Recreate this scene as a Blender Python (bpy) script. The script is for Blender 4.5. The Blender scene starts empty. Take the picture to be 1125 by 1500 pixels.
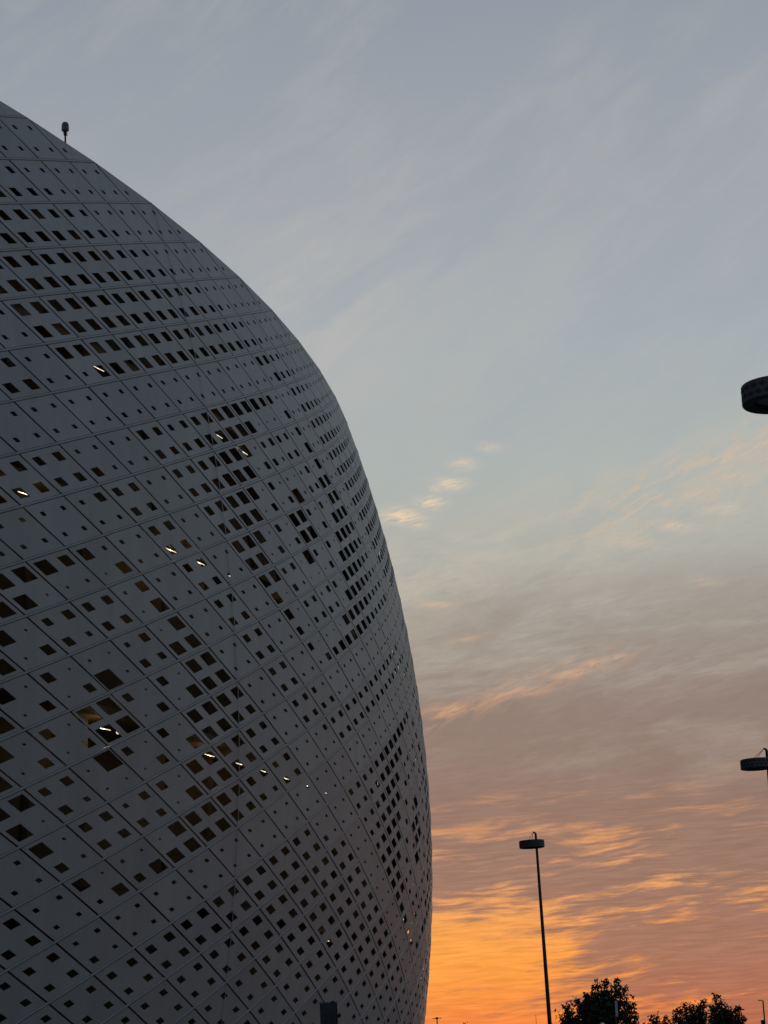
import bpy, bmesh, math, random
from mathutils import Vector, Matrix

R = math.radians
SC = bpy.context.scene
COL = SC.collection
random.seed(7)

# ------------------------------------------------------------------ camera
FPX, PITCH, ROLL = 3305.1, 0.25222993, 0.04462764      # focal length in pixels of a 1125x1500 picture
EYE = 1.6
cam_d = bpy.data.cameras.new('camera')
cam = bpy.data.objects.new('camera', cam_d)
COL.objects.link(cam)
cam_d.sensor_fit = 'VERTICAL'
cam_d.sensor_height = 24.0
cam_d.lens = FPX / 1500.0 * 24.0
cam_d.clip_start = 0.1
cam_d.clip_end = 20000
M = Matrix.Rotation(math.pi / 2 + PITCH, 4, 'X') @ Matrix.Rotation(-ROLL, 4, 'Z')
M.translation = (0, 0, EYE)
cam.matrix_world = M
SC.camera = cam

# ------------------------------------------------------------------ view
SC.view_settings.view_transform = 'Standard'
SC.view_settings.look = 'None'
SC.view_settings.exposure = 0.0
SC.view_settings.gamma = 1.0
SC.view_settings.use_curve_mapping = False

# ------------------------------------------------------------------ sky
SUN_AZ, SUN_EL = 1.2, 1.4          # degrees, azimuth measured from +Y towards +X
world = bpy.data.worlds.new('World')
SC.world = world
world.use_nodes = True
nt = world.node_tree
nt.nodes.clear()


class G:
    """small expression helper for shader nodes"""
    def __init__(s, tree):
        s.t = tree

    def n(s, kind, **kw):
        nd = s.t.nodes.new(kind)
        for k, v in kw.items():
            setattr(nd, k, v)
        return nd

    def lk(s, a, b):
        s.t.links.new(a, b)

    def put(s, sock, v):
        if isinstance(v, bpy.types.NodeSocket):
            s.lk(v, sock)
        else:
            sock.default_value = v

    def m(s, op, a, b=0.0, c=0.0, clamp=False):
        nd = s.n('ShaderNodeMath', operation=op)
        nd.use_clamp = clamp
        s.put(nd.inputs[0], a)
        s.put(nd.inputs[1], b)
        s.put(nd.inputs[2], c)
        return nd.outputs[0]

    def comb(s, x, y, z=0.0):
        nd = s.n('ShaderNodeCombineXYZ')
        s.put(nd.inputs[0], x); s.put(nd.inputs[1], y); s.put(nd.inputs[2], z)
        return nd.outputs[0]

    def noise(s, vec, scale, detail=4.0, rough=0.55, dist=0.0):
        nd = s.n('ShaderNodeTexNoise')
        s.put(nd.inputs['Vector'], vec)
        nd.inputs['Scale'].default_value = scale
        nd.inputs['Detail'].default_value = detail
        nd.inputs['Roughness'].default_value = rough
        nd.inputs['Distortion'].default_value = dist
        return nd.outputs['Fac']

    def ss(s, v, lo, hi, to0=0.0, to1=1.0):
        nd = s.n('ShaderNodeMapRange', interpolation_type='SMOOTHSTEP')
        s.put(nd.inputs[0], v)
        nd.inputs[1].default_value = lo; nd.inputs[2].default_value = hi
        nd.inputs[3].default_value = to0; nd.inputs[4].default_value = to1
        return nd.outputs[0]

    def ramp(s, v, stops):
        nd = s.n('ShaderNodeValToRGB')
        s.put(nd.inputs[0], v)
        el = nd.color_ramp.elements
        while len(el) < len(stops):
            el.new(0.5)
        for e, (p, c) in zip(el, stops):
            e.position = p; e.color = (*c, 1)
        return nd.outputs[0]

    def mix(s, f, a, b, mode='MIX'):
        nd = s.n('ShaderNodeMix', data_type='RGBA', blend_type=mode)
        s.put(nd.inputs[0], f); s.put(nd.inputs[6], a); s.put(nd.inputs[7], b)
        return nd.outputs[2]

    def gauss(s, x, w):
        t = s.m('DIVIDE', x, w)
        return s.m('EXPONENT', s.m('MULTIPLY', s.m('MULTIPLY', t, t), -1.0))


def lin(r, g, b):
    return tuple((v / 255 / 12.92 if v / 255 <= 0.04045 else ((v / 255 + 0.055) / 1.055) ** 2.4) for v in (r, g, b))


def lin4(r, g, b):
    return (*lin(r, g, b), 1)


g = G(nt)
tc = g.n('ShaderNodeTexCoord')
sx = g.n('ShaderNodeSeparateXYZ')
g.lk(tc.outputs['Generated'], sx.inputs[0])
X, Y, Z = sx.outputs
DEG = 180 / math.pi
elev = g.m('MULTIPLY', g.m('ARCSINE', Z), DEG)
az = g.m('SUBTRACT', g.m('MULTIPLY', g.m('ARCTAN2', X, Y), DEG), SUN_AZ)
aabs = g.m('ABSOLUTE', az)
t = g.m('DIVIDE', elev, 90.0, clamp=True)


def stops(lst):
    return [(e / 90.0, lin(*c)) for e, c in lst]


near = g.ramp(t, stops([(0, (206, 112, 70)), (1.5, (214, 126, 76)), (3.2, (196, 128, 88)), (5.0, (160, 122, 102)),
                        (7.2, (136, 118, 112)), (9.2, (146, 132, 126)), (11.0, (162, 156, 148)), (13.0, (176, 178, 170)),
                        (15.3, (176, 184, 182)), (18.5, (170, 179, 184)), (22.5, (164, 170, 178)), (27.5, (149, 158, 169)),
                        (40, (118, 132, 152)), (60, (94, 110, 132)), (90, (80, 97, 120))]))
far = g.ramp(t, stops([(0, (80, 90, 104)), (6, (90, 98, 112)), (14, (96, 108, 124)), (30, (86, 102, 122)),
                       (60, (82, 99, 121)), (90, (80, 97, 120))]))
base = g.mix(g.ss(aabs, 22.0, 130.0), near, far)

# high thin cirrus: pale soft streaks climbing to the right
CA, SA = math.cos(R(31)), math.sin(R(31))
along = g.m('ADD', g.m('MULTIPLY', az, CA), g.m('MULTIPLY', elev, SA))
across = g.m('SUBTRACT', g.m('MULTIPLY', elev, CA), g.m('MULTIPLY', az, SA))
c1 = g.noise(g.comb(g.m('MULTIPLY', along, 0.11), g.m('MULTIPLY', across, 0.27), 2.6), 1.0, 7.0, 0.58, 0.5)
c2 = g.noise(g.comb(g.m('MULTIPLY', along, 0.42), g.m('MULTIPLY', across, 1.35), 7.7), 1.0, 7.0, 0.62, 0.6)
cmix = g.m('ADD', g.m('MULTIPLY', c1, 0.66), g.m('MULTIPLY', c2, 0.34))
high = g.ss(elev, 12.5, 18.0)
cir = g.m('MULTIPLY', g.ss(cmix, 0.44, 0.64), high)
col = g.mix(g.m('MULTIPLY', cir, 0.30), base, lin4(188, 187, 182))
wisp = g.m('MULTIPLY', g.gauss(g.m('ADD', az, 3.0), 3.4), g.gauss(g.m('SUBTRACT', elev, g.m('ADD', 19.3, g.m('MULTIPLY', g.m('ADD', az, 3.0), 0.45))), 2.2))
wisp = g.m('MULTIPLY', wisp, g.m('ADD', 0.25, g.m('MULTIPLY', g.ss(cmix, 0.36, 0.62), 0.75)))
col = g.mix(g.m('MULTIPLY', wisp, 0.55), col, lin4(196, 191, 186))
gap = g.m('MULTIPLY', g.ss(cmix, 0.52, 0.38), high)
col = g.mix(g.m('MULTIPLY', gap, 0.16), col, lin4(150, 162, 177))

# coordinates close to the horizon: az, elev plane with a gentle warp
wv = g.noise(g.comb(g.m('MULTIPLY', az, 0.22), g.m('MULTIPLY', elev, 0.55), 4.0), 1.0, 3.0, 0.5)
elw = g.m('ADD', elev, g.m('MULTIPLY', g.m('SUBTRACT', wv, 0.5), 0.7))
elt = g.m('SUBTRACT', elw, g.m('MULTIPLY', az, 0.10))

# mauve stratus veil with fine ripples, 5..13 degrees
v1 = g.noise(g.comb(g.m('MULTIPLY', az, 0.17), g.m('MULTIPLY', elt, 0.62), 9.0), 1.0, 6.0, 0.6, 0.4)
band = g.m('MULTIPLY', g.ss(elev, 5.0, 8.0), g.ss(elev, 14.0, 10.0))
veil = g.m('MULTIPLY', g.ss(v1, 0.36, 0.66), band)
col = g.mix(g.m('MULTIPLY', veil, 0.55), col, lin4(136, 118, 112))
light = g.m('MULTIPLY', g.ss(v1, 0.50, 0.30), band)
col = g.mix(g.m('MULTIPLY', light, 0.30), col, lin4(186, 178, 164))
rip = g.noise(g.comb(g.m('MULTIPLY', az, 1.3), g.m('MULTIPLY', g.m('SUBTRACT', elev, g.m('MULTIPLY', az, 0.16)), 8.5), 2.0), 1.0, 3.0, 0.5, 0.9)
ripm = g.m('MULTIPLY', g.m('MULTIPLY', g.m('SUBTRACT', rip, 0.5), g.m('MULTIPLY', g.ss(elev, 6.0, 10.0), g.ss(elev, 15.0, 11.5))), g.ss(v1, 0.62, 0.40))
rc = g.m('ADD', 1.0, g.m('MULTIPLY', ripm, 0.42))
col = g.mix(1.0, col, g.comb(rc, rc, rc), 'MULTIPLY')

# a pale bank of ripples climbing to the right edge, with peach tips
bk = g.m('SUBTRACT', elev, g.m('ADD', 12.8, g.m('MULTIPLY', az, 0.26)))
bn1 = g.noise(g.comb(g.m('MULTIPLY', az, 0.42), g.m('MULTIPLY', bk, 1.0), 1.9), 1.0, 6.0, 0.62, 0.5)
bank = g.m('MULTIPLY', g.gauss(bk, 1.25), g.ss(bn1, 0.36, 0.60))
col = g.mix(g.m('MULTIPLY', bank, 0.62), col, lin4(194, 188, 174))
bn2 = g.noise(g.comb(g.m('MULTIPLY', az, 1.35), g.m('MULTIPLY', g.m('SUBTRACT', bk, g.m('MULTIPLY', az, 0.18)), 5.2), 8.8), 1.0, 5.0, 0.62, 0.5)
tips_ = g.m('MULTIPLY', g.m('MULTIPLY', g.gauss(g.m('SUBTRACT', bk, 0.15), 0.75), g.ss(az, 2.0, 6.0)), g.ss(bn2, 0.47, 0.66))
col = g.mix(g.m('MULTIPLY', tips_, 0.6), col, lin4(222, 190, 160))
bk2 = g.m('SUBTRACT', elev, g.m('ADD', 9.25, g.m('MULTIPLY', az, 0.27)))
tips2 = g.m('MULTIPLY', g.m('MULTIPLY', g.gauss(bk2, 0.32), g.ss(az, 6.5, 3.0)), g.ss(bn2, 0.46, 0.62))
col = g.mix(g.m('MULTIPLY', tips2, 0.36), col, lin4(222, 168, 128))
mot = g.noise(g.comb(g.m('MULTIPLY', az, 1.9), g.m('MULTIPLY', g.m('SUBTRACT', elev, g.m('MULTIPLY', az, 0.22)), 5.5), 4.4), 1.0, 6.0, 0.68, 0.6)
mk = g.m('ADD', 1.0, g.m('MULTIPLY', g.m('MULTIPLY', g.m('SUBTRACT', mot, 0.5), g.ss(elev, 16.0, 12.0)), 0.20))
col = g.mix(1.0, col, g.comb(mk, mk, mk), 'MULTIPLY')

# sunset bands low down: long streaks, lit edges and grey undersides
s1 = g.noise(g.comb(g.m('MULTIPLY', az, 0.17), g.m('MULTIPLY', elt, 1.05), 1.3), 1.0, 3.0, 0.5, 0.25)
w2 = g.noise(g.comb(g.m('MULTIPLY', az, 0.5), g.m('MULTIPLY', elev, 0.9), 2.2), 1.0, 2.0, 0.5)
el2 = g.m('ADD', g.m('SUBTRACT', elev, g.m('MULTIPLY', az, 0.085)), g.m('MULTIPLY', g.m('SUBTRACT', w2, 0.5), 0.45))
s2 = g.noise(g.comb(g.m('MULTIPLY', az, 0.40), g.m('MULTIPLY', el2, 3.1), 6.1), 1.0, 8.0, 0.68, 0.12)
el3 = g.m('ADD', g.m('SUBTRACT', elev, g.m('MULTIPLY', az, 0.03)), g.m('MULTIPLY', g.m('SUBTRACT', w2, 0.5), 0.2))
s3 = g.noise(g.comb(g.m('MULTIPLY', az, 1.15), g.m('MULTIPLY', el3, 15.0), 3.3), 1.0, 3.0, 0.55, 0.15)
sun_side = g.gauss(az, 30.0)
low = g.m('MULTIPLY', g.ss(elev, 8.8, 5.2), sun_side)
left_glow = g.m('MULTIPLY', g.gauss(g.m('SUBTRACT', az, -1.0), 3.0), g.gauss(g.m('SUBTRACT', elev, 2.3), 1.8))
mixs = g.m('ADD', g.m('ADD', g.m('MULTIPLY', s1, 0.44), g.m('MULTIPLY', s2, 0.44)), g.m('MULTIPLY', s3, 0.12))
mixs = g.m('ADD', mixs, g.m('MULTIPLY', left_glow, 0.13))
mixs = g.m('SUBTRACT', mixs, g.m('MULTIPLY', g.ss(az, 0.0, 7.0), 0.034))
mixs = g.m('ADD', mixs, g.m('MULTIPLY', g.gauss(g.m('SUBTRACT', elev, 2.2), 0.8), 0.02))
lo_t = g.m('DIVIDE', elev, 10.0)
dull = g.ramp(lo_t, [(0.0, lin(188, 104, 78)), (0.16, lin(178, 110, 88)), (0.3, lin(158, 114, 100)), (0.5, lin(148, 117, 107)), (0.8, lin(142, 117, 109))])
bright = g.ramp(lo_t, [(0.0, lin(232, 112, 62)), (0.16, lin(248, 138, 70)), (0.3, lin(255, 162, 74)), (0.5, lin(236, 164, 106)), (0.65, lin(214, 150, 108)), (0.85, lin(176, 140, 120))])
lowcol = g.mix(g.ss(mixs, 0.475, 0.585), dull, bright)
core = g.m('MULTIPLY', g.gauss(g.m('SUBTRACT', az, -0.4), 2.6), g.gauss(g.m('SUBTRACT', elev, 3.5), 0.8))
lowcol = g.mix(g.m('MULTIPLY', core, 0.35), lowcol, lin4(254, 168, 68))
col = g.mix(g.m('MULTIPLY', low, 0.93), col, lowcol)
fr = g.m('ADD', 1.0, g.m('MULTIPLY', g.m('MULTIPLY', g.m('SUBTRACT', s3, 0.5), low), 0.7))
col = g.mix(1.0, col, g.comb(fr, fr, fr), 'MULTIPLY')


def spot_dir(xp, yp):
    """azimuth/elevation of a picture point, used for the few clouds that stand alone"""
    a0, b0 = (xp - 562.5) / FPX, (750 - yp) / FPX
    c, s = math.cos(ROLL), math.sin(ROLL)
    a, b = a0 * c + b0 * s, -a0 * s + b0 * c
    v = Vector((a, math.cos(PITCH) - b * math.sin(PITCH), math.sin(PITCH) + b * math.cos(PITCH))).normalized()
    return math.degrees(math.atan2(v.x, v.y)) - SUN_AZ, math.degrees(math.asin(v.z))


ripc = g.noise(g.comb(g.m('MULTIPLY', az, 2.6), g.m('MULTIPLY', g.m('SUBTRACT', elev, g.m('MULTIPLY', az, 0.22)), 13.0), 5.0), 1.0, 4.0, 0.6, 0.8)
puff = None
for xp, yp, wa, we, k in [(588, 756, .50, .19, .95), (612, 768, .28, .11, .45), (632, 736, .34, .15, .85), (660, 709, .40, .15, .75),
                          (640, 716, .22, .10, .4), (679, 680, .34, .15, .5), (718, 656, .30, .13, .34), (990, 772, .42, .12, .5),
                          (930, 795, .60, .16, .28), (1060, 745, .50, .15, .3), (872, 970, .42, .09, .62), (838, 986, .55, .10, .7),
                          (745, 1016, .62, .09, .55), (655, 1040, .55, .12, .6), (905, 962, .3, .07, .5), (1035, 852, .4, .12, .25),
                          (640, 886, .45, .08, .45), (680, 937, .5, .10, .3), (780, 1016, .5, .06, .35)]:
    a0, e0 = spot_dir(xp, yp)
    da = g.m('SUBTRACT', az, a0)
    de = g.m('ADD', g.m('SUBTRACT', elev, e0), g.m('MULTIPLY', da, 0.06 if yp < 900 else -0.16))
    b = g.m('MULTIPLY', g.m('MULTIPLY', g.gauss(da, wa), g.gauss(de, we)), k)
    puff = b if puff is None else g.m('MAXIMUM', puff, b)
puff = g.m('MULTIPLY', puff, g.ss(ripc, 0.26, 0.62))
col = g.mix(puff, col, g.ramp(g.m('DIVIDE', elev, 20.0), [(0.3, lin(232, 170, 120)), (0.52, lin(226, 178, 142)), (0.72, lin(244, 216, 182))]))

# ground half of the sphere: dim earth colour, never in view
col = g.mix(g.ss(elev, -0.2, -1.2), col, lin4(52, 46, 42))

sky = g.n('ShaderNodeTexSky', sky_type='NISHITA')
sky.sun_disc = False
sky.sun_elevation = R(SUN_EL)
sky.sun_rotation = R(SUN_AZ)
sky.dust_density = 3.0
bg1 = g.n('ShaderNodeBackground'); bg1.inputs['Strength'].default_value = 0.93
g.lk(col, bg1.inputs['Color'])
bg2 = g.n('ShaderNodeBackground'); bg2.inputs['Strength'].default_value = 0.004
g.lk(sky.outputs[0], bg2.inputs['Color'])
addn = g.n('ShaderNodeAddShader')
g.lk(bg1.outputs[0], addn.inputs[0]); g.lk(bg2.outputs[0], addn.inputs[1])
wo = g.n('ShaderNodeOutputWorld')
g.lk(addn.outputs[0], wo.inputs['Surface'])

# the sun, almost set behind the cloud bank
sun_d = bpy.data.lights.new('sun', 'SUN')
sun_d.energy = 0.25
sun_d.angle = R(12)
sun_d.color = (1.0, 0.62, 0.32)
sun = bpy.data.objects.new('sun', sun_d)
COL.objects.link(sun)
sd = Vector((math.sin(R(SUN_AZ)) * math.cos(R(SUN_EL)), math.cos(R(SUN_AZ)) * math.cos(R(SUN_EL)), math.sin(R(SUN_EL))))
sun.rotation_euler = sd.to_track_quat('Z', 'Y').to_euler()


# ------------------------------------------------------------------ helpers
def tag(o, label=None, cat=None, group=None, kind=None):
    if label: o['label'] = label
    if cat: o['category'] = cat
    if group: o['group'] = group
    if kind: o['kind'] = kind
    return o


def empty(name, loc=(0, 0, 0)):
    o = bpy.data.objects.new(name, None)
    o.location = loc
    o.empty_display_size = 0.2
    COL.objects.link(o)
    return o


class MB:
    """collects vertices and faces, then links them as one mesh object"""
    def __init__(s):
        s.v = []; s.f = []; s.tone = []; s.smooth = False

    def face(s, pts, tone=0.5):
        i = len(s.v)
        s.v.extend(tuple(p) for p in pts)
        s.f.append(tuple(range(i, i + len(pts))))
        s.tone.append(tone)

    def box(s, c, h, rz=0.0):
        ca, sa = math.cos(rz), math.sin(rz)
        i = len(s.v)
        for dx in (-1, 1):
            for dy in (-1, 1):
                for dz in (-1, 1):
                    x, y = dx * h[0], dy * h[1]
                    s.v.append((c[0] + x * ca - y * sa, c[1] + x * sa + y * ca, c[2] + dz * h[2]))
        for q in ((0, 1, 3, 2), (4, 6, 7, 5), (0, 4, 5, 1), (2, 3, 7, 6), (0, 2, 6, 4), (1, 5, 7, 3)):
            s.f.append(tuple(i + k for k in q)); s.tone.append(0.5)

    def tube(s, pts, rad, n=8, caps=True):
        pts = [Vector(p) for p in pts]
        if not isinstance(rad, (list, tuple)):
            rad = [rad] * len(pts)
        i0 = len(s.v)
        for k, p in enumerate(pts):
            a = pts[max(0, k - 1)]; b = pts[min(len(pts) - 1, k + 1)]
            d = (b - a).normalized()
            u = d.cross(Vector((0, 0, 1)) if abs(d.z) < 0.95 else Vector((1, 0, 0))).normalized()
            w = d.cross(u)
            for j in range(n):
                an = 2 * math.pi * j / n
                s.v.append(tuple(p + (u * math.cos(an) + w * math.sin(an)) * rad[k]))
        for k in range(len(pts) - 1):
            for j in range(n):
                a = i0 + k * n + j; b = i0 + k * n + (j + 1) % n
                s.f.append((a, a + n, b + n, b)); s.tone.append(0.5)
        if caps:
            s.f.append(tuple(i0 + j for j in range(n))); s.tone.append(0.5)
            e = i0 + (len(pts) - 1) * n
            s.f.append(tuple(e + n - 1 - j for j in range(n))); s.tone.append(0.5)

    def lathe(s, prof, c=(0, 0, 0), n=24):
        i0 = len(s.v)
        for r, z in prof:
            for j in range(n):
                an = 2 * math.pi * j / n
                s.v.append((c[0] + r * math.cos(an), c[1] + r * math.sin(an), c[2] + z))
        for k in range(len(prof) - 1):
            for j in range(n):
                a = i0 + k * n + j; b = i0 + k * n + (j + 1) % n
                s.f.append((a, b, b + n, a + n)); s.tone.append(0.5)

    def build(s, name, mat, parent=None, smooth=False):
        me = bpy.data.meshes.new(name)
        me.from_pydata(s.v, [], s.f)
        at = me.attributes.new('tone', 'FLOAT', 'FACE')
        at.data.foreach_set('value', s.tone)
        me.materials.append(mat)
        if smooth:
            me.polygons.foreach_set('use_smooth', [True] * len(s.f))
        me.update()
        o = bpy.data.objects.new(name, me)
        COL.objects.link(o)
        if parent: o.parent = parent
        return o


def mat(name, col, rough=0.6, metal=0.0, emit=None, estr=0.0):
    m = bpy.data.materials.new(name)
    m.use_nodes = True
    b = m.node_tree.nodes['Principled BSDF']
    b.inputs['Base Color'].default_value = (*col, 1)
    b.inputs['Roughness'].default_value = rough
    b.inputs['Metallic'].default_value = metal
    if emit:
        b.inputs['Emission Color'].default_value = (*emit, 1)
        b.inputs['Emission Strength'].default_value = estr
    return m


def noisy(name, c0, c1, scale, rough=0.7, metal=0.0, stretch=(1, 1, 1), tone=0.0, bump=0.0):
    m = mat(name, c0, rough, metal)
    q = G(m.node_tree)
    b = m.node_tree.nodes['Principled BSDF']
    t_ = q.n('ShaderNodeTexCoord')
    mp = q.n('ShaderNodeMapping')
    mp.inputs['Scale'].default_value = stretch
    q.lk(t_.outputs['Object'], mp.inputs[0])
    f = q.noise(mp.outputs[0], scale, 5.0, 0.6)
    cc = q.mix(q.ss(f, 0.3, 0.7), (*c0, 1), (*c1, 1))
    if tone:
        at = q.n('ShaderNodeAttribute'); at.attribute_name = 'tone'
        k = q.m('ADD', 1.0 - tone / 2, q.m('MULTIPLY', at.outputs['Fac'], tone))
        cc = q.mix(1.0, cc, q.comb(k, k, k), 'MULTIPLY')
    q.lk(cc, b.inputs['Base Color'])
    if bump:
        bn = q.n('ShaderNodeBump'); bn.inputs['Strength'].default_value = bump
        q.lk(f, bn.inputs['Height']); q.lk(bn.outputs[0], b.inputs['Normal'])
    return m


PANEL = noisy('facade_panel_coat', (0.325, 0.368, 0.372), (0.28, 0.318, 0.323), 0.9, 0.5, 0.0, (1, 1, 0.22), 0.15)
STRIP = noisy('joint_strip_metal', (0.325, 0.368, 0.372), (0.28, 0.318, 0.323), 1.5, 0.45, 0.0)
SEAM = mat('seam_strip_steel', (0.325, 0.368, 0.372), 0.5, 0.1)
INNER = noisy('inner_wall_board', (0.28, 0.195, 0.10), (0.17, 0.115, 0.06), 0.35, 0.8)
SLAB = noisy('slab_soffit', (0.28, 0.195, 0.10), (0.20, 0.135, 0.07), 0.5, 0.8)
BEAM = mat('column_steel', (0.20, 0.15, 0.10), 0.7)
ROOF = noisy('roof_sheet', (0.30, 0.30, 0.30), (0.24, 0.24, 0.24), 0.2, 0.6)
GLOW = mat('tube_glow', (0.9, 0.9, 0.85), 0.4, 0, (1.0, 0.88, 0.64), 0.85)
DARK = noisy('lamp_dark_metal', (0.085, 0.092, 0.095), (0.065, 0.07, 0.073), 6.0, 0.5, 0.3)
PATT = mat('drum_perforation', (0.008, 0.008, 0.009), 0.9)
DIFF = noisy('diffuser_glass', (0.50, 0.54, 0.60), (0.42, 0.46, 0.52), 4.0, 0.35)
POLE = noisy('pole_paint', (0.055, 0.042, 0.036), (0.04, 0.032, 0.028), 3.0, 0.55, 0.2)
LEAF = noisy('tree_leaf', (0.035, 0.05, 0.02), (0.02, 0.034, 0.012), 1.2, 0.6, 0, (1, 1, 1), 0.7)
BARK = noisy('bark', (0.07, 0.05, 0.035), (0.04, 0.03, 0.02), 8.0, 0.9, 0, (1, 1, 0.2), 0, 0.4)
GROUND = noisy('ground_paving', (0.05, 0.05, 0.05), (0.035, 0.035, 0.035), 0.3, 0.9, 0, (1, 1, 1), 0, 0.1)
TOTEM = noisy('totem_panel', (0.020, 0.030, 0.034), (0.014, 0.022, 0.026), 3.0, 0.4)
TOTEM_EDGE = mat('totem_edge', (0.008, 0.009, 0.010), 0.6)
PALE = noisy('pale_sign_face', (0.62, 0.60, 0.60), (0.52, 0.50, 0.50), 4.0, 0.5)
GLOBE = noisy('globe_white', (0.72, 0.72, 0.70), (0.6, 0.6, 0.6), 4.0, 0.3)
CAMG = noisy('camera_body_grey', (0.17, 0.165, 0.165), (0.12, 0.12, 0.12), 9.0, 0.45)
CAMD = mat('camera_black', (0.012, 0.012, 0.018), 0.5)


def W(xp, yp, height=None, dist=None):
    """a point of the place: direction of sight, at a given height above ground or horizontal distance"""
    a0, b0 = (xp - 562.5) / FPX, (750 - yp) / FPX
    c, s = math.cos(ROLL), math.sin(ROLL)
    a, b = a0 * c + b0 * s, -a0 * s + b0 * c
    v = Vector((a, math.cos(PITCH) - b * math.sin(PITCH), math.sin(PITCH) + b * math.cos(PITCH)))
    if height is not None:
        k = (height - EYE) / v.z
    else:
        k = dist / math.hypot(v.x, v.y)
    return Vector((0, 0, EYE)) + v * k


# ------------------------------------------------------------------ ground
gm = MB()
gm.face([(-6000, -6000, 0), (6000, -6000, 0), (6000, 6000, 0), (-6000, 6000, 0)])
tag(gm.build('ground', GROUND), kind='structure', label='flat paved ground around the stadium')

# ------------------------------------------------------------------ the stadium
CX, CY = -111.30116, 117.01165
TH0, DTH = -0.43432924, 2 * math.pi / 160
RC = (0.0875009, -0.08533122, 0.04814873, -0.04941615, 0.01714499)
ZC = (-0.26832901, -0.00682945, -0.02201115, 0.04370889, -0.02358483)
Z0, SCALE = 0.29635832, 110.0


def prof(d):
    u = d / 36.0
    r = SCALE * (1 + sum(c * u ** (k + 1) for k, c in enumerate(RC)))
    z = SCALE * (Z0 + sum(c * u ** (k + 1) for k, c in enumerate(ZC))) + EYE
    return r, z


def ring(s, r, z):
    th = TH0 + DTH * s
    return Vector((CX + r * math.cos(th), CY + r * math.sin(th), z))


def S(p, q):
    r, z = prof(q - p)
    return ring((p + q) / 2, r, z)


# window openings: side of the opening as a share of the panel, read along rows of panels (16 steps = half a motif)
ROWS = {
12: '.09 .09 .09 .09 .09 .09 .09 .09 .09 .09 .09 .09 .09 .09 .09 .23 .22',
13: '.088 .088 .105 .088 .088 .088 .088 .088 .088 .088 .088 .088 .088 .088 .088 .08 .085',
14: '.087 .087 .087 .21 .18 .137 .17 .2 .24 .29 .29 .29 .28 .28 .22 .215 .08',
15: '.19 .087 .09 .09 .2 .172 .183 .205 .25 .28 .3 .3 .3 .05 .045 .075 .03',
16: '.187 .18 .18 .09 .09 .19 .178 .21 .245 .29 .3 .3 .06 .158 .19 .175 .165',
17: '.088 .09 .18 .175 .09 .09 .186 .21 .25 .29 .3 .3 .05 .19 .18 .095 .17',
18: '.09 .085 .085 .2 .2 .09 .09 .21 .25 .28 .3 .3 .05 .19 .065 .08 .05',
19: '.04 .24 .082 .085 .2 .195 .086 .086 .245 .27 .3 .3 .05 .19 .05 .175 .37',
20: '.183 .072 .22 .086 .086 .185 .19 .086 .086 .275 .295 .3 .05 .19 .05 .33 .32',
21: '.184 .182 .05 .29 .086 .086 .185 .18 .086 .086 .29 .295 .05 .185 .05 .17 .33',
22: '.04 .105 .185 .04 .29 .085 .085 .184 .19 .085 .085 .29 .286 .15 .175 .045 .36',
23: '.382 .055 .18 .154 .28 .283 .085 .085 .188 .187 .085 .085 .28 .04 .18 .085 .04',
24: '.335 .175 .042 .198 .043 .285 .285 .085 .085 .187 .182 .085 .085 .266 .05 .168 .165',
25: '.337 .33 .042 .198 .045 .282 .28 .284 .085 .085 .19 .187 .085 .085 .214 .067 .15',
26: '.382 .177 .042 .197 .043 .28 .28 .285 .25 .085 .085 .182 .18 .085 .085 .2 .04',
27: '.045 .05 .04 .198 .044 .286 .282 .28 .25 .21 .087 .085 .18 .178 .08 .08 .085',
28: '.19 .102 .178 .19 .045 .287 .283 .28 .255 .213 .18 .085 .085 .174 .175 .165 .078',
29: '.194 .183 .18 .163 .045 .288 .278 .275 .25 .215 .175 .184 .083 .083 .178 .167 .165',
30: '.046 .077 .053 .04 .29 .285 .277 .275 .25 .205 .175 .156 .183 .076 .077 .076 .155',
31: '.093 .238 .18 .28 .29 .282 .28 .275 .25 .2 .167 .133 .165 .18 .08 .078 .078',
32: '.093 .083 .088 .085 .087 .083 .083 .083 .082 .083 .083 .083 .083 .08 .08 .078 .08',
33: '.134 .085 .083 .09 .085 .085 .083 .083 .078 .08 .083 .083 .083 .08 .08 .08 .075',
}
ROWS = {n: [float(v) for v in r.split()] for n, r in ROWS.items()}
TOP = [(0, .085), (3.0, .09), (3.5, .14), (4, .165), (4.5, .178), (5, .205), (6, .212), (7.5, .218), (8, .228), (8.5, .24), (12, .25)]
BOT = [(27, .2), (29, .205), (31.5, .215), (32, .2), (32.5, .192), (33, .18), (33.5, .165), (34, .15), (34.5, .135), (36, .13), (42, .115)]


def interp(tb, x):
    if x <= tb[0][0]: return tb[0][1]
    for (a, u), (b, v) in zip(tb, tb[1:]):
        if x <= b: return u + (v - u) * (x - a) / (b - a)
    return tb[-1][1]


def opening(p, q):
    s, d = (p + q) / 2, q - p
    s = abs((s + 4) % 8 - 4)
    k = round(s * 4)
    n = round(d - .5 + k / 2)
    if n <= 11:
        return .09 if (n == 11 and k == 0) else interp(TOP, d)
    if n >= 34:
        if (n, k) in ((34, 15), (34, 16)): return .08
        if (n, k) == (34, 14): return .17
        if (n, k) == (35, 16): return .155
        return interp(BOT, d)
    return ROWS[n][k]


stadium = empty('stadium', (CX, CY, 0))
tag(stadium, 'rounded stadium clad in grey panels pierced by square openings', 'stadium', kind='thing')
STM = Matrix.Translation((-CX, -CY, 0))


def L(v):
    return (v[0] - CX, v[1] - CY, v[2])


GP, GQ = 0.020, 0.030
HOLE_DEPTH = 0.03


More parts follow.
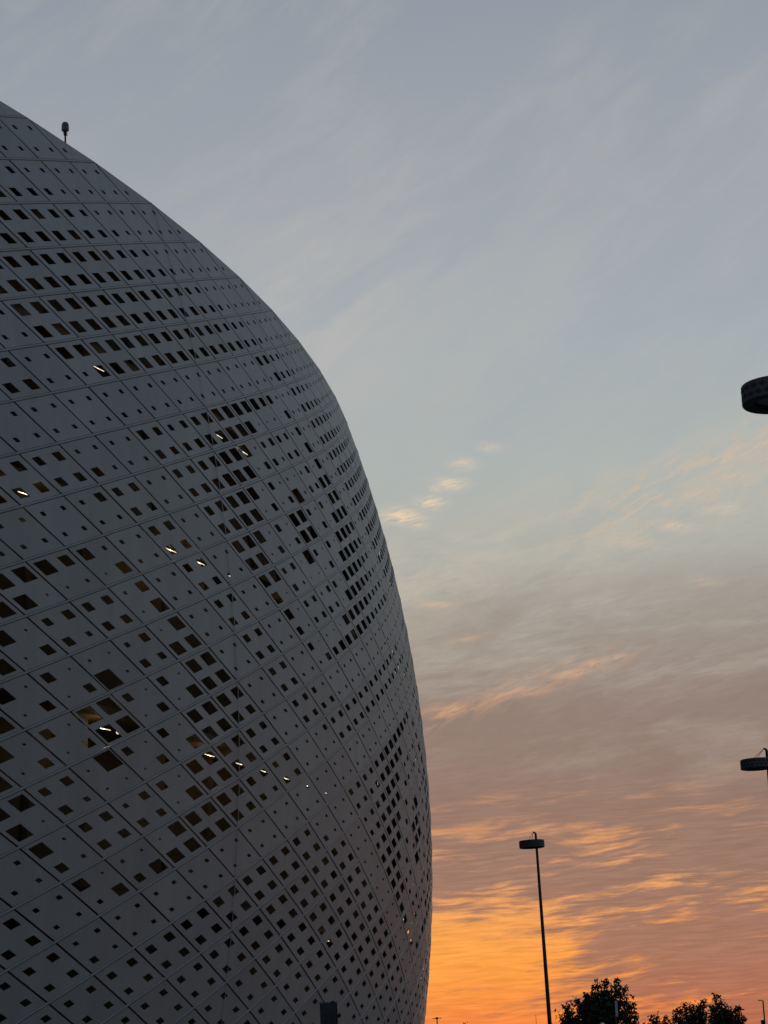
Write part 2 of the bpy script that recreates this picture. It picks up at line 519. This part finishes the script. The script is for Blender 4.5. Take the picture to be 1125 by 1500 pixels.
def panel_mesh(mb, p, q, jit):
    """one cladding panel: four square openings with reveals, returned thickness at the edges"""
    d_ur = q - (p + 1)
    tri = d_ur < 0
    A, B, C_, D = S(p, q), S(p + 1, q) if not tri else None, S(p, q + 1), S(p + 1, q + 1)
    if tri:
        B = A + D - C_
    nrm = (D - C_ + B - A).cross(C_ - A + D - B)
    mid = (A + D) / 2
    out = Vector((mid.x - CX, mid.y - CY, 0)).normalized()
    if nrm.dot(out) < 0: nrm = -nrm
    nrm.normalize()
    off = [nrm * jit.uniform(-.006, .006) for _ in range(4)]
    A, B, C_, D = A + off[0], B + off[1], C_ + off[2], D + off[3]
    tone = jit.random()

    def P(u, v, dep=0.0):
        return L((A * (1 - u) + B * u) * (1 - v) + (C_ * (1 - u) + D * u) * v - nrm * dep)

    for iu in (0, 1):
        for iv in (0, 1):
            if tri and iu == 1 and iv == 0: continue
            u0, u1 = (GP, .5) if iu == 0 else (.5, 1 - GP)
            v0, v1 = (GQ, .5) if iv == 0 else (.5, 1 - GQ)
            if tri and iu == iv:
                if iu == 0: mb.face([P(u0, v0), P(u0, v1), P(u1, v1)], tone)
                else: mb.face([P(u0, v0), P(u0, v1), P(u1, v1)], tone)
                continue
            a = (opening(p + .25 + .5 * iu, q + .25 + .5 * iv) * 1.06 + .005) / 2
            cu, cv = .25 + .5 * iu, .25 + .5 * iv
            o = [(u0, v0), (u0, v1), (u1, v1), (u1, v0)]
            h = [(cu - a, cv - a), (cu - a, cv + a), (cu + a, cv + a), (cu + a, cv - a)]
            for k in range(4):
                j = (k + 1) % 4
                mb.face([P(*o[k]), P(*o[j]), P(*h[j]), P(*h[k])], tone)
                mb.face([P(*h[k]), P(*h[j]), P(*h[j], HOLE_DEPTH), P(*h[k], HOLE_DEPTH)], tone)
    e = [(GP, GQ), (GP, 1 - GQ), (1 - GP, 1 - GQ), (1 - GP, GQ)]
    if tri: e = e[:3]
    for k in range(len(e)):
        j = (k + 1) % len(e)
        mb.face([P(*e[k]), P(*e[k], HOLE_DEPTH), P(*e[j], HOLE_DEPTH), P(*e[j])], tone)


def pix(v):
    """picture position of a point (used only to rank the panels by size)"""
    w = v - Vector((0, 0, EYE))
    fw = w.y * math.cos(PITCH) + w.z * math.sin(PITCH)
    up = -w.y * math.sin(PITCH) + w.z * math.cos(PITCH)
    if fw < 1: return None
    a, b = FPX * w.x / fw, FPX * up / fw
    c, s = math.cos(ROLL), math.sin(ROLL)
    return 562.5 + a * c - b * s, 750 - (a * s + b * c)


S_MIN, S_MAX, D_MAX = -22, 22, 42
cells = []
for d2 in range(-1, D_MAX):
    for s2 in range(S_MIN * 2, S_MAX * 2 + 1):
        # cell centre (p+.5, q+.5): s = (p+q+1)/2, d = q-p
        if (s2 - 1 - d2) % 2: continue
        p = (s2 - 1 - d2) // 2; q = p + d2
        if d2 < 0: continue
        quad = [S(p, q), S(p + 1, q), S(p + 1, q + 1), S(p, q + 1)]
        c0 = sum(quad, Vector()) / 4
        nn = Vector((c0.x - CX, c0.y - CY, 0)).normalized()
        area = 0.0
        pts = [pix(v) for v in quad]
        if all(pts) and nn.dot(Vector((0, 0, EYE)) - c0) > 0:
            cxp = sum(v[0] for v in pts) / 4; cyp = sum(v[1] for v in pts) / 4
            if -5 < cxp < 700 and -5 < cyp < 1500:
                area = abs(sum(pts[i][0] * pts[(i + 1) % 4][1] - pts[(i + 1) % 4][0] * pts[i][1] for i in range(4))) / 2
        cells.append((area, p, q))
cells.sort(key=lambda t_: -t_[0])
jit = random.Random(11)
rest = MB()
for i, (area, p, q) in enumerate(cells):
    if i < 300:
        mb = MB()
        panel_mesh(mb, p, q, jit)
        mb.build('facade_panel', PANEL, stadium)
    else:
        panel_mesh(rest, p, q, jit)
o = rest.build('facade_panel_field', PANEL, stadium)
o['kind'] = 'stuff'

# raised joint strips along one diagonal, between the rows of panels
js = MB()
for q in range(-22, 44):
    for p in range(q - D_MAX, q + 1):
        if not (S_MIN <= (p + q) / 2 <= S_MAX): continue
        if q - p - 1 < 0: continue
        a, b = S(p, q), S(p + 1, q)
        vd = ((S(p, q + 1) - S(p, q)).normalized() + (S(p + 1, q + 1) - S(p + 1, q)).normalized()).normalized()
        nv = (b - a).cross(vd).normalized()
        mid = (a + b) / 2
        if nv.dot(Vector((mid.x - CX, mid.y - CY, 0))) < 0: nv = -nv
        secs = [(-.052, -.05), (-.052, .002), (-.026, .02), (.026, .02), (.052, .002), (.052, -.05)]
        for (y0, o0), (y1, o1) in zip(secs, secs[1:]):
            js.face([L(a + vd * y0 + nv * o0), L(b + vd * y0 + nv * o0), L(b + vd * y1 + nv * o1), L(a + vd * y1 + nv * o1)])
o = js.build('joint_strip', STRIP, stadium)
o['kind'] = 'stuff'

# one slim vertical cover strip runs down the front of the panels
cb = MB()
for i in range(0, 83):
    (ra, za), (rb, zb) = prof(i * .5), prof((i + 1) * .5)
    if zb < 0: break
    w = .015 / (SCALE * DTH)
    a, b = (ra + .026, za), (rb + .026, zb)
    a2, b2 = (ra + .034, za), (rb + .034, zb)
    for s0, s1, p0, p1, q0, q1 in ((2 - w, 2 + w, a2, a2, b2, b2), (2 - w, 2 - w, a, a2, b, b2), (2 + w, 2 + w, a2, a, b2, b)):
        cb.face([L(ring(s0, *p0)), L(ring(s1, *p1)), L(ring(s1, *q1)), L(ring(s0, *q0))])
cb.build('seam_strip', SEAM, stadium)

# rim coping: a thin folded edge that closes the wall at the top
rm = MB()
for i in range(-80, 80):
    s0, s1 = i, i + 1
    r0, z0 = prof(0)
    sec = [(r0 + .004, z0 - .05), (r0 + .004, z0 + .015), (r0 - .55, z0 + .015), (r0 - .55, z0 - .6)]
    for (ra, za), (rb, zb) in zip(sec, sec[1:]):
        rm.face([L(ring(s0, ra, za)), L(ring(s1, ra, za)), L(ring(s1, rb, zb)), L(ring(s0, rb, zb))])
rm.build('rim_coping', PANEL, stadium)

# roof sheet behind the rim
rf = MB()
for i in range(-80, 80):
    r0, z0 = prof(0)
    rf.face([L(ring(i, r0 - .55, z0 - .6)), L(ring(i + 1, r0 - .55, z0 - .6)), L(ring(i + 1, 70, z0 - 3)), L(ring(i, 70, z0 - 3))])
rf.build('roof', ROOF, stadium)

# inner wall behind the screen, and the rest of the outer wall out of sight
iw = MB()
for i in range(-80, 80, 2):
    for d in range(0, 42, 2):
        (ra, za), (rb, zb) = prof(d), prof(d + 2)
        k = 2.6 if d > 0 else .6
        iw.face([L(ring(i, ra - k, za)), L(ring(i + 2, ra - k, za)), L(ring(i + 2, rb - 2.6, zb)), L(ring(i, rb - 2.6, zb))])
iw.build('inner_wall', INNER, stadium)
ow = MB()
for i in list(range(-80, S_MIN + 1, 2)) + list(range(S_MAX, 80, 2)):
    for d in range(0, 42, 2):
        (ra, za), (rb, zb) = prof(d), prof(d + 2)
        ow.face([L(ring(i, ra - .2, za)), L(ring(i + 2, ra - .2, za)), L(ring(i + 2, rb - .2, zb)), L(ring(i, rb - .2, zb))])
ow.build('rear_facade', PANEL, stadium)

# walkway slabs between screen and inner wall; the lamps hang under them
LEVELS = {1: 28.38 + EYE, 2: 24.08 + EYE, 3: 18.40 + EYE, 4: 11.56 + EYE, 5: 5.90 + EYE}


def d_of_z(z):
    lo, hi = 0.0, 42.0
    for _ in range(40):
        m_ = (lo + hi) / 2
        if prof(m_)[1] > z: lo = m_
        else: hi = m_
    return lo


for lv, zl in LEVELS.items():
    r, _ = prof(d_of_z(zl + .4))
    sb = MB()
    for i in range(-26, 26):
        sec = [(r - .55, zl + .65), (r - .55, zl + .40), (r - 2.55, zl + .40), (r - 2.55, zl + .65)]
        for (ra, za), (rb, zb) in zip(sec, sec[1:] + sec[:1]):
            sb.face([L(ring(i, ra, za)), L(ring(i + 1, ra, za)), L(ring(i + 1, rb, zb)), L(ring(i, rb, zb))])
    sb.build('floor_slab', SLAB, stadium)

# leaning steel columns behind the screen
cl = MB()
for i in range(-24, 25):
    s = i + .35
    path = []
    for d in range(0, 41, 2):
        r, z = prof(d)
        path.append(L(ring(s + (.18 if (i % 2) else -.12), r - 1.6, z)))
    cl.tube(path, .16, 6)
o = cl.build('screen_column', BEAM, stadium)
o['kind'] = 'stuff'

# ------------------------------------------------------------------ lit tubes under the slabs
TUBES = [
 (2.63, 1, .75, 'lit tube lamp in the upper openings, first of three in a falling row'),
 (3.127, 1, .75, 'lit tube lamp in the upper openings, middle of three in a falling row'),
 (3.70, 1, .75, 'lit tube lamp filling a small upper opening, lowest of three in a falling row'),
 (0.537, 2, .75, 'lit tube lamp alone in a large opening high on the left side'),
 (2.618, 2, 1.0, 'long bright tube lamp beside the vertical strip, in the cluster of tall openings'),
 (3.22, 2, .75, 'bright tube lamp in a tall opening with a small spot lamp beside it'),
 (3.695, 2, .75, 'bright tube lamp in a small opening right of the tall opening cluster'),
 (-0.713, 3, .5, 'short lit tube lamp near the left edge at middle height'),
 (1.342, 3, .85, 'lit tube lamp in the left middle, left one of a close pair'),
 (1.845, 3, .85, 'lit tube lamp in the left middle, right one of a close pair'),
 (0.214, 4, .85, 'lit tube lamp in the lowest of four big openings set in a diamond'),
 (1.865, 4, .75, 'lit tube lamp in a large brown opening left of the vertical strip'),
 (2.451, 4, .75, 'lit tube lamp crossed by the vertical strip in the lower row'),
 (2.971, 4, .75, 'lit tube lamp just right of the vertical strip in the lower row'),
 (3.465, 4, .75, 'lit tube lamp in the lower row, last one in a large opening'),
 (4.015, 4, .75, 'tiny glint of a lamp in a small opening of the lower row'),
 (4.518, 4, .75, 'lit tube lamp filling a small opening right along the lower row'),
 (5.549, 4, .75, 'small lit lamp towards the right end of the lower row'),
 (6.783, 4, .75, 'lit lamp near the curved right edge, upper of two'),
 (7.243, 4, .75, 'lit lamp near the curved right edge, lower of two'),
 (5.234, 2, .75, 'small lit lamp by the right curve at upper middle, upper of a close pair'),
 (5.66, 2, .75, 'small lit lamp by the right curve at upper middle, lower of a close pair'),
 (5.938, 1, .75, 'small lit lamp in a narrow opening under the shoulder of the curve'),
 (5.28, 3, .75, 'lit tube lamp at the top of an opening in the right middle'),
 (3.719, 3, .85, 'lit tube lamp across the top of a large opening at the middle'),
 (4.779, 5, .5, 'small warm lamp low down, above the dark sign totem'),
]
SPOTS = [
 (3.059, 2, 'small round spot lamp left of the bright tube in a tall opening'),
 (2.422, 3, 'small round spot lamp shining through a little opening on the vertical strip'),
 (0.42, 4, 'small round spot lamp right of the tube in the lowest diamond opening'),
 (-0.25, 1, 'small round spot lamp high up near the left edge'),
]
FIX = mat('fixture_body', (0.06, 0.055, 0.05), 0.6)


def lamp_pos(s, lv):
    zl = LEVELS[lv]
    r, _ = prof(d_of_z(zl))
    return ring(s, r - .82, zl)


for s, lv, ln, lab in TUBES:
    c = lamp_pos(s, lv)
    root = empty('tube_lamp', c)
    tag(root, lab, 'lamp', 'lit lamps behind the stadium screen')
    th = TH0 + DTH * s
    tg = Vector((-math.sin(th), math.cos(th), 0))
    fb = MB(); fb.box((0, 0, .16), (.02, ln / 2 + .05, .03), th)
    fb.tube([(0, 0, .13), (0, 0, .39)], .012, 5)
    fx = fb.build('fixture', FIX, root)
    tb = MB(); tb.tube([tg * (-ln / 2), tg * (ln / 2)], .015, 8)
    tb.build('glass_tube', GLOW, fx)
    ld = bpy.data.lights.new('tube_light', 'POINT')
    ld.energy = 4.5 if lv >= 3 and s < 2 else (.5 if s > 6 or lv < 3 else 1.5); ld.color = (1.0, 0.78, 0.48); ld.shadow_soft_size = .06
    lo = bpy.data.objects.new('tube_light', ld); COL.objects.link(lo); lo.parent = root; lo.location = (0, 0, -.06)
for s, lv, lab in SPOTS:
    c = lamp_pos(s, lv)
    root = empty('spot_lamp', c)
    tag(root, lab, 'lamp', 'lit spot lamps behind the stadium screen')
    tb = MB(); tb.lathe([(0.0, -.07), (.045, -.06), (.07, -.02), (.07, .02), (0.0, .04)], n=10)
    tb.build('bulb', GLOW, root)
    fb = MB(); fb.lathe([(.075, .03), (.08, .1), (.03, .14), (.012, .16), (.012, .39)], n=10)
    fb.build('fixture', FIX, root)

# ------------------------------------------------------------------ camera pod on the rim
lo_, hi_ = -1.0, 2.0
for _ in range(40):                       # the place on the rim where the post is fixed
    mid_ = (lo_ + hi_) / 2
    if pix(ring(mid_, prof(0)[0] - .3, prof(0)[1]))[0] < 95.8: lo_ = mid_
    else: hi_ = mid_
base = ring(lo_, prof(0)[0] - .3, prof(0)[1] + .40)
pod = empty('roof_camera', base)
tag(pod, 'grey capsule shaped camera on a short black post on the stadium rim', 'camera')
k = base.length / FPX
print('POD', pix(base))
mb = MB(); mb.tube([(0, 0, -.9), (0, 0, 11 * k)], 1.35 * k, 8)
mb.build('post', CAMD, pod)
mb = MB()
mb.lathe([(1.3 * k, 4.6 * k), (2.2 * k, 5.0 * k), (2.6 * k, 6.0 * k), (1.7 * k, 7.0 * k), (2.5 * k, 7.8 * k), (2.6 * k, 9 * k), (1.7 * k, 10 * k), (1.3 * k, 11.4 * k)], n=14)
mb.box((2.9 * k, 0, 8.3 * k), (.6 * k, .5 * k, .35 * k)); mb.box((2.6 * k, 0, 5.2 * k), (.8 * k, .5 * k, .5 * k)); mb.box((-2.8 * k, 0, 8.9 * k), (.7 * k, .5 * k, .35 * k))
mb.build('bracket', CAMD, pod)
mb = MB()
mb.lathe([(0, 11.0 * k), (3.4 * k, 11.0 * k), (5.0 * k, 12.0 * k), (5.35 * k, 13.2 * k), (5.35 * k, 17.6 * k), (5.2 * k, 18.4 * k)], n=20)
mb.build('housing', CAMG, pod, True)
mb = MB()
mb.lathe([(5.05 * k, 18.3 * k), (5.1 * k, 19.6 * k)], n=20)
mb.build('band', CAMD, pod, True)
mb = MB()
mb.lathe([(5.25 * k, 19.5 * k), (5.0 * k, 21.4 * k), (4.4 * k, 23.4 * k), (3.3 * k, 24.7 * k), (0, 25.1 * k)], n=20)
mb.build('dome', CAMG, pod, True)


# ------------------------------------------------------------------ drum lamps on tall masts
def drum_lamp(xp, yp, label, lean=0.0, H=14.0):
    c = W(xp, yp, height=H)
    D = 1.335
    rr, hh = D / 2, .19
    view = Vector((c.x, c.y, 0)).normalized()
    right = Vector((view.y, -view.x, 0))
    foot = c + right * (.335 * D); foot.z = 0
    root = empty('drum_lamp', foot)
    tag(root, label, 'street lamp', 'drum lamps on tall masts')
    root.rotation_euler = (0, lean, 0)
    def q(v): return tuple(Vector(v) - foot)
    tilt = -math.tan(lean) * H
    lc = c - foot; lc = Vector((lc.x + tilt, lc.y, lc.z))
    mb = MB(); mb.tube([(0, 0, 0), (0, 0, H * .5), (0, 0, H + .55)], [.125, .10, .06], 12)
    mb.lathe([(.0, .03), (.24, .03), (.24, 0.0)], n=16)
    # the hooked top
    mb.tube([(0, 0, H + .54), tuple(Vector((0, 0, H + .60)) - right * .05), tuple(Vector((0, 0, H + .62)) - right * .14)], [.048, .045, .035], 8)
    mb.build('mast', POLE, root)
    c0 = (lc.x, lc.y, lc.z)
    mb = MB()
    mb.lathe([(rr * .62, -hh + .10), (rr * .66, -hh + .02), (rr * .97, -hh), (rr, -hh + .02), (rr, hh - .02), (rr * .98, hh), (0, hh + .02)], c0, 48)
    shade = mb.build('drum_shade', DARK, root)
    mb = MB()
    mb.lathe([(0, -hh + .085), (rr * .62, -hh + .10)], c0, 40)
    mb.build('diffuser', DIFF, shade)
    # two rows of cut-out lozenges and crosses round the drum
    mb = MB()
    N = 22
    for j in range(N):
        for row in (0, 1):
            an = 2 * math.pi * (j + .5 * row) / N
            zc = lc.z + (.075 if row else -.065)
            def on(da, dz, out=.004):
                a = an + da
                return (lc.x + math.cos(a) * (rr + out), lc.y + math.sin(a) * (rr + out), zc + dz)
            w, h = .058, .055
            ringo = [(-w, 0), (0, h), (w, 0), (0, -h)]
            ringi = [(-w * .45, 0), (0, h * .45), (w * .45, 0), (0, -h * .45)]
            for a in range(4):
                b = (a + 1) % 4
                mb.face([on(*ringo[a]), on(*ringo[b]), on(*ringi[b]), on(*ringi[a])])
            for sx in (-1, 1):
                mb.face([on(sx * (w + .02), .018), on(sx * (w + .055), .0), on(sx * (w + .02), -.018), on(sx * (w + .005), 0)])
    o = mb.build('perforation', PATT, shade)
    o['kind'] = 'stuff'
    top = Vector((0, 0, H + .61)) - right * .12
    for sgn in (-1, 1):
        tgt = lc - right * (.10 * sgn + .10) + Vector((0, 0, hh)) + view * (.16 * sgn)
        mb = MB(); mb.tube([tuple(top), tuple(tgt)], .011, 5)
        mb.build('stay_rod', POLE, root)
    mb = MB(); mb.box((lc.x * .18, lc.y * .18, lc.z + hh + .02), (.12, .05, .02), math.atan2(right.y, right.x))
    mb.build('clamp', DARK, root)
    return root


drum_lamp(779, 1236.5, 'small drum lamp on a full dark mast rising beside the tree, against the orange sky', R(-0.85))
drum_lamp(1108.5, 1119.5, 'drum lamp at the right edge of the picture, halfway between the other two in size')
drum_lamp(1138.5, 578, 'largest and nearest drum lamp, cut off by the right edge high in the sky')


# ------------------------------------------------------------------ trees
def crown_mesh(blobs, leaf, n, seed):
    rnd = random.Random(seed)
    mb = MB()
    wts = [b[3] * b[4] * b[5] for b in blobs]
    for _ in range(n):
        b = rnd.choices(blobs, wts)[0]
        while True:
            v = Vector((rnd.uniform(-1, 1), rnd.uniform(-1, 1), rnd.uniform(-1, 1)))
            if .25 < v.length < 1: break
        v = v * (rnd.uniform(.82, 1.12))
        c = Vector((b[0] + v.x * b[3], b[1] + v.y * b[4], b[2] + v.z * b[5]))
        tone = rnd.random()
        for _k in range(6):
            cc = c + Vector((rnd.gauss(0, leaf * .8), rnd.gauss(0, leaf * .8), rnd.gauss(0, leaf * .8)))
            a = Vector((rnd.gauss(0, 1), rnd.gauss(0, 1), rnd.gauss(0, 1))).normalized()
            e = a.cross(Vector((rnd.gauss(0, 1), rnd.gauss(0, 1), rnd.gauss(0, 1)))).normalized()
            l = leaf * rnd.uniform(.6, 1.25)
            mb.face([cc - a * l, cc + e * l * .42, cc + a * l, cc - e * l * .42], tone)
    return mb


def tree(name, label, dist, tips, bottom_x, base_w, seed, n, leaf=.11, group=None, cat='tree'):
    """tips: silhouette lobes as (x, y, half width) sight lines at the tree's distance"""
    foot = W(bottom_x, 1499, dist=dist); foot.z = 0
    view = Vector((foot.x, foot.y, 0)).normalized()
    right = Vector((view.y, -view.x, 0))
    root = empty(name, foot)
    tag(root, label, cat, group)
    rnd = random.Random(seed)
    m_per = math.hypot(dist, 0) / FPX
    blobs = []; limbs = []
    for x, y, hw in tips:
        tip = W(x, y, dist=dist) - foot
        w = hw * m_per
        dep = rnd.uniform(-.35, .35) * base_w * m_per
        # a tall lobe made of stacked clumps that reaches down into the crown
        z = tip.z; px_ = tip - Vector((0, 0, 0))
        lvl = 0
        zb = max(1.1, tip.z * .30)
        while z > zb:
            ww = w * (1.0 + .22 * min(lvl, 4)) * rnd.uniform(.85, 1.15)
            cx = right * rnd.uniform(-.3, .3) * w
            toward = (-(px_ * .06 * lvl)) if lvl < 5 else -px_ * .5
            pc = Vector((px_.x, px_.y, 0)) + Vector((toward.x, toward.y, 0)) + cx + view * dep
            blobs.append((pc.x, pc.y, z - ww * .95, ww, ww, ww * 1.15))
            z -= ww * 1.15
            lvl += 1
        limbs.append(Vector((px_.x, px_.y, tip.z - w * 1.0)) + view * dep)
    cm = crown_mesh(blobs, leaf, n, seed)
    cm.build('crown', LEAF, root)
    tm = MB()
    zf = max(.9, max(l.z for l in limbs) * .28)
    tm.tube([(0, 0, 0), (rnd.uniform(-.05, .05), 0, zf * .6), (0, 0, zf)], [.19, .14, .12], 9)
    for lb in limbs:
        m1 = Vector((lb.x * .45, lb.y * .45, zf + (lb.z - zf) * .45))
        tm.tube([(0, 0, zf - .1), tuple(m1), tuple(lb)], [.085, .055, .02], 6)
    tm.build('trunk', BARK, root)
    return root


tree('leafy_tree', 'largest dark leafy tree right beside the lamp mast, with two upright peaks', 118,
     [(830, 1466, 6), (822, 1482, 5), (846, 1457, 6), (861, 1449, 7), (874, 1439, 6), (886, 1434, 6.5), (902, 1433.5, 6.5), (911, 1446, 6),
      (924, 1459, 6.5), (932, 1484, 5), (858, 1470, 9), (895, 1462, 9)], 876, 60, 21, 4300, .13)
tree('leafy_tree', 'dark tree with a ragged flat top, left half of the pair at far right', 150,
     [(994, 1477, 5), (1003, 1470, 5), (1013, 1469, 5.5), (1030, 1465, 6), (1020, 1474, 6), (988, 1488, 4)], 1010, 26, 22, 2000, .135)
tree('leafy_tree', 'dark pointed tree, right half of the pair at far right', 156,
     [(1048, 1456, 5), (1056, 1460, 5), (1067, 1469, 5), (1078, 1473, 6), (1088, 1487, 4.5), (1041, 1470, 5), (1060, 1475, 8)], 1062, 32, 23, 2300, .135)
tree('bush', 'low dark bush between the large tree and the pair at right', 140,
     [(961, 1486, 6), (952, 1493, 5), (973, 1490, 6), (983, 1494, 5), (945, 1498, 4)], 964, 22, 24, 2000, .10, None, 'bush')
tree('bush', 'tiny round dark treetop on the horizon near the stadium edge', 330,
     [(678, 1498.5, 3.2), (684, 1498.5, 3.2), (681, 1499, 3.5)], 681, 8, 25, 500, .16, None, 'bush')


# ------------------------------------------------------------------ far masts
def far_post(name, xp, ytop, dist, label, r=.07):
    top = W(xp, ytop, dist=dist)
    foot = Vector((top.x, top.y, 0))
    view = foot.normalized()
    right = Vector((view.y, -view.x, 0))
    root = empty(name, foot)
    tag(root, label, 'street lamp' if 'lamp' in name else 'mast')
    mb = MB(); mb.tube([(0, 0, 0), (0, 0, top.z)], [r * 1.3, r], 8)
    mb.build('mast', POLE, root)
    return root, top.z, right, view, dist / FPX


root, zt, right, view, k = far_post('street_lamp', 1117.6, 1466, 170, 'thin street lamp with a single arm, standing at the far right beyond the trees', .05)
mb = MB(); mb.tube([(0, 0, zt), tuple(-right * (1.5 * k) + Vector((0, 0, zt + .6 * k))), tuple(-right * (4.5 * k) + Vector((0, 0, zt + 1.0 * k)))], .035, 6)
mb.build('arm', POLE, root)
mb = MB(); mb.lathe([(0, -.9 * k), (.9 * k, -.8 * k), (1.25 * k, 0), (.8 * k, .7 * k), (0, .85 * k)], tuple(-right * (5.7 * k) + Vector((0, 0, zt + .9 * k))), 12)
mb.build('lamp_head', DARK, root)

root, zt, right, view, k = far_post('flood_lamp', 640, 1491, 420, 'distant mast with a crown of flood lamps against the orange glow', .10)
mb = MB(); mb.lathe([(0, -2.2 * k), (1.2 * k, -2.0 * k), (2.4 * k, -.6 * k), (1.6 * k, .9 * k), (0, 1.1 * k)], (0, 0, zt), 10)
mb.build('lamp_cluster', DARK, root)
for sgn in (-1, 1):
    mb = MB(); mb.tube([(0, 0, zt - .6 * k), tuple(right * (sgn * 6 * k) + Vector((0, 0, zt - (.9 if sgn < 0 else .3) * k)))], .055, 5)
    mb.box(tuple(right * (sgn * 5.2 * k) + Vector((0, 0, zt - .7 * k))), (1.3 * k, .3, .32 * k), math.atan2(right.y, right.x))
    mb.build('lamp_arm', DARK, root)

far_post('antenna_mast', 784.8, 1486.5, 520, 'hair thin distant mast left of the drum lamp mast', .045)

# black signal box on a post at the far right
c = W(1117.4, 1494.5, dist=120); k = 120 / FPX
foot = Vector((c.x, c.y, 0)); view = foot.normalized(); right = Vector((view.y, -view.x, 0)); rz = math.atan2(right.y, right.x)
root = empty('signal_box', foot); tag(root, 'black box on a post in front of the thin street lamp', 'box')
mb = MB(); mb.box((0, 0, c.z - 6 * k), (2.9 * k, 2 * k, 6 * k), rz); mb.build('cabinet', TOTEM_EDGE, root)
mb = MB(); mb.box((0, 0, c.z + .08 * k), (3.05 * k, 2.2 * k, .3 * k), rz); mb.build('hood', TOTEM_EDGE, root)
mb = MB(); mb.tube([(0, 0, 0), (0, 0, c.z - 12 * k)], .05, 8); mb.build('post', POLE, root)

# pale upright sign panel in front of the large tree
ct = W(902.3, 1466, dist=100); k = 100 / FPX
foot = Vector((ct.x, ct.y, 0)); view = foot.normalized(); right = Vector((view.y, -view.x, 0)); rz = math.atan2(right.y, right.x)
root = empty('banner_post', foot); tag(root, 'narrow pale upright banner panel in front of the large tree', 'banner')
mb = MB(); mb.box((0, 0, ct.z - 11 * k), (1.75 * k, .03, 11 * k), rz); mb.build('panel', PALE, root)
mb = MB(); mb.tube([tuple(-right * (2.1 * k)), tuple(-right * (2.1 * k) + Vector((0, 0, ct.z)))], .025, 8); mb.build('post', POLE, root)

# white globe of a low lamp at the bottom edge
ct = W(882.3, 1498, dist=70); k = 70 / FPX
foot = Vector((ct.x, ct.y, 0))
root = empty('globe_lamp', foot); tag(root, 'round whitish lamp globe at the bottom edge in front of the large tree', 'lamp')
mb = MB(); rg = 4.2 * k
mb.lathe([(rg * math.sin(math.pi * i / 12), rg * -math.cos(math.pi * i / 12)) for i in range(13)], (0, 0, ct.z - rg), 20); mb.build('globe', GLOBE, root, True)
mb = MB(); mb.tube([(0, 0, 0), (0, 0, ct.z - 2 * rg + .01)], .04, 8); mb.build('post', POLE, root)

# ------------------------------------------------------------------ dark sign totem in front of the facade
dist = 38.0; k = dist / FPX
ct = W(480.5, 1469.3, dist=dist)
foot = Vector((ct.x, ct.y, 0)); view = foot.normalized(); right = Vector((view.y, -view.x, 0)); rz = math.atan2(right.y, right.x)
root = empty('sign_totem', foot); tag(root, 'dark teal sign totem standing before the stadium at the bottom', 'sign')
mb = MB(); mb.box((0, 0, ct.z / 2), (11.2 * k, .05, ct.z / 2 - .006), rz); mb.build('panel', TOTEM, root)
for sgn in (-1, 1):
    mb = MB(); w_ = .9 if sgn > 0 else .35
    o_ = right * (sgn * (11.2 + w_) * k)
    mb.box((o_.x, o_.y, ct.z / 2), (w_ * k, .06, ct.z / 2), rz); mb.build('side_frame', TOTEM_EDGE, root)
mb = MB(); mb.box((0, 0, ct.z + .006), (12.4 * k, .062, .4 * k), rz); mb.build('top_frame', TOTEM_EDGE, root)
o_ = right * (6.8 * k)
mb = MB(); mb.tube([(o_.x, o_.y, ct.z), tuple(o_ + right * (.9 * k) + Vector((0, 0, ct.z + 2.6 * k)))], [.014, .006], 6); mb.build('spike', TOTEM_EDGE, root)
cu = bpy.data.curves.new('number_text', 'FONT'); cu.body = '25'; cu.align_x = 'CENTER'; cu.size = 17 * k; cu.extrude = .002
tmp_ = bpy.data.objects.new('number', cu)
tx = bpy.data.objects.new('number', bpy.data.meshes.new_from_object(tmp_)); COL.objects.link(tx); tx.parent = root
bpy.data.objects.remove(tmp_)
tx.location = tuple(-view * .054 + Vector((0, 0, ct.z - 27 * k)))
tx.rotation_euler = (math.pi / 2, 0, rz)
tx.data.materials.append(TOTEM_EDGE)
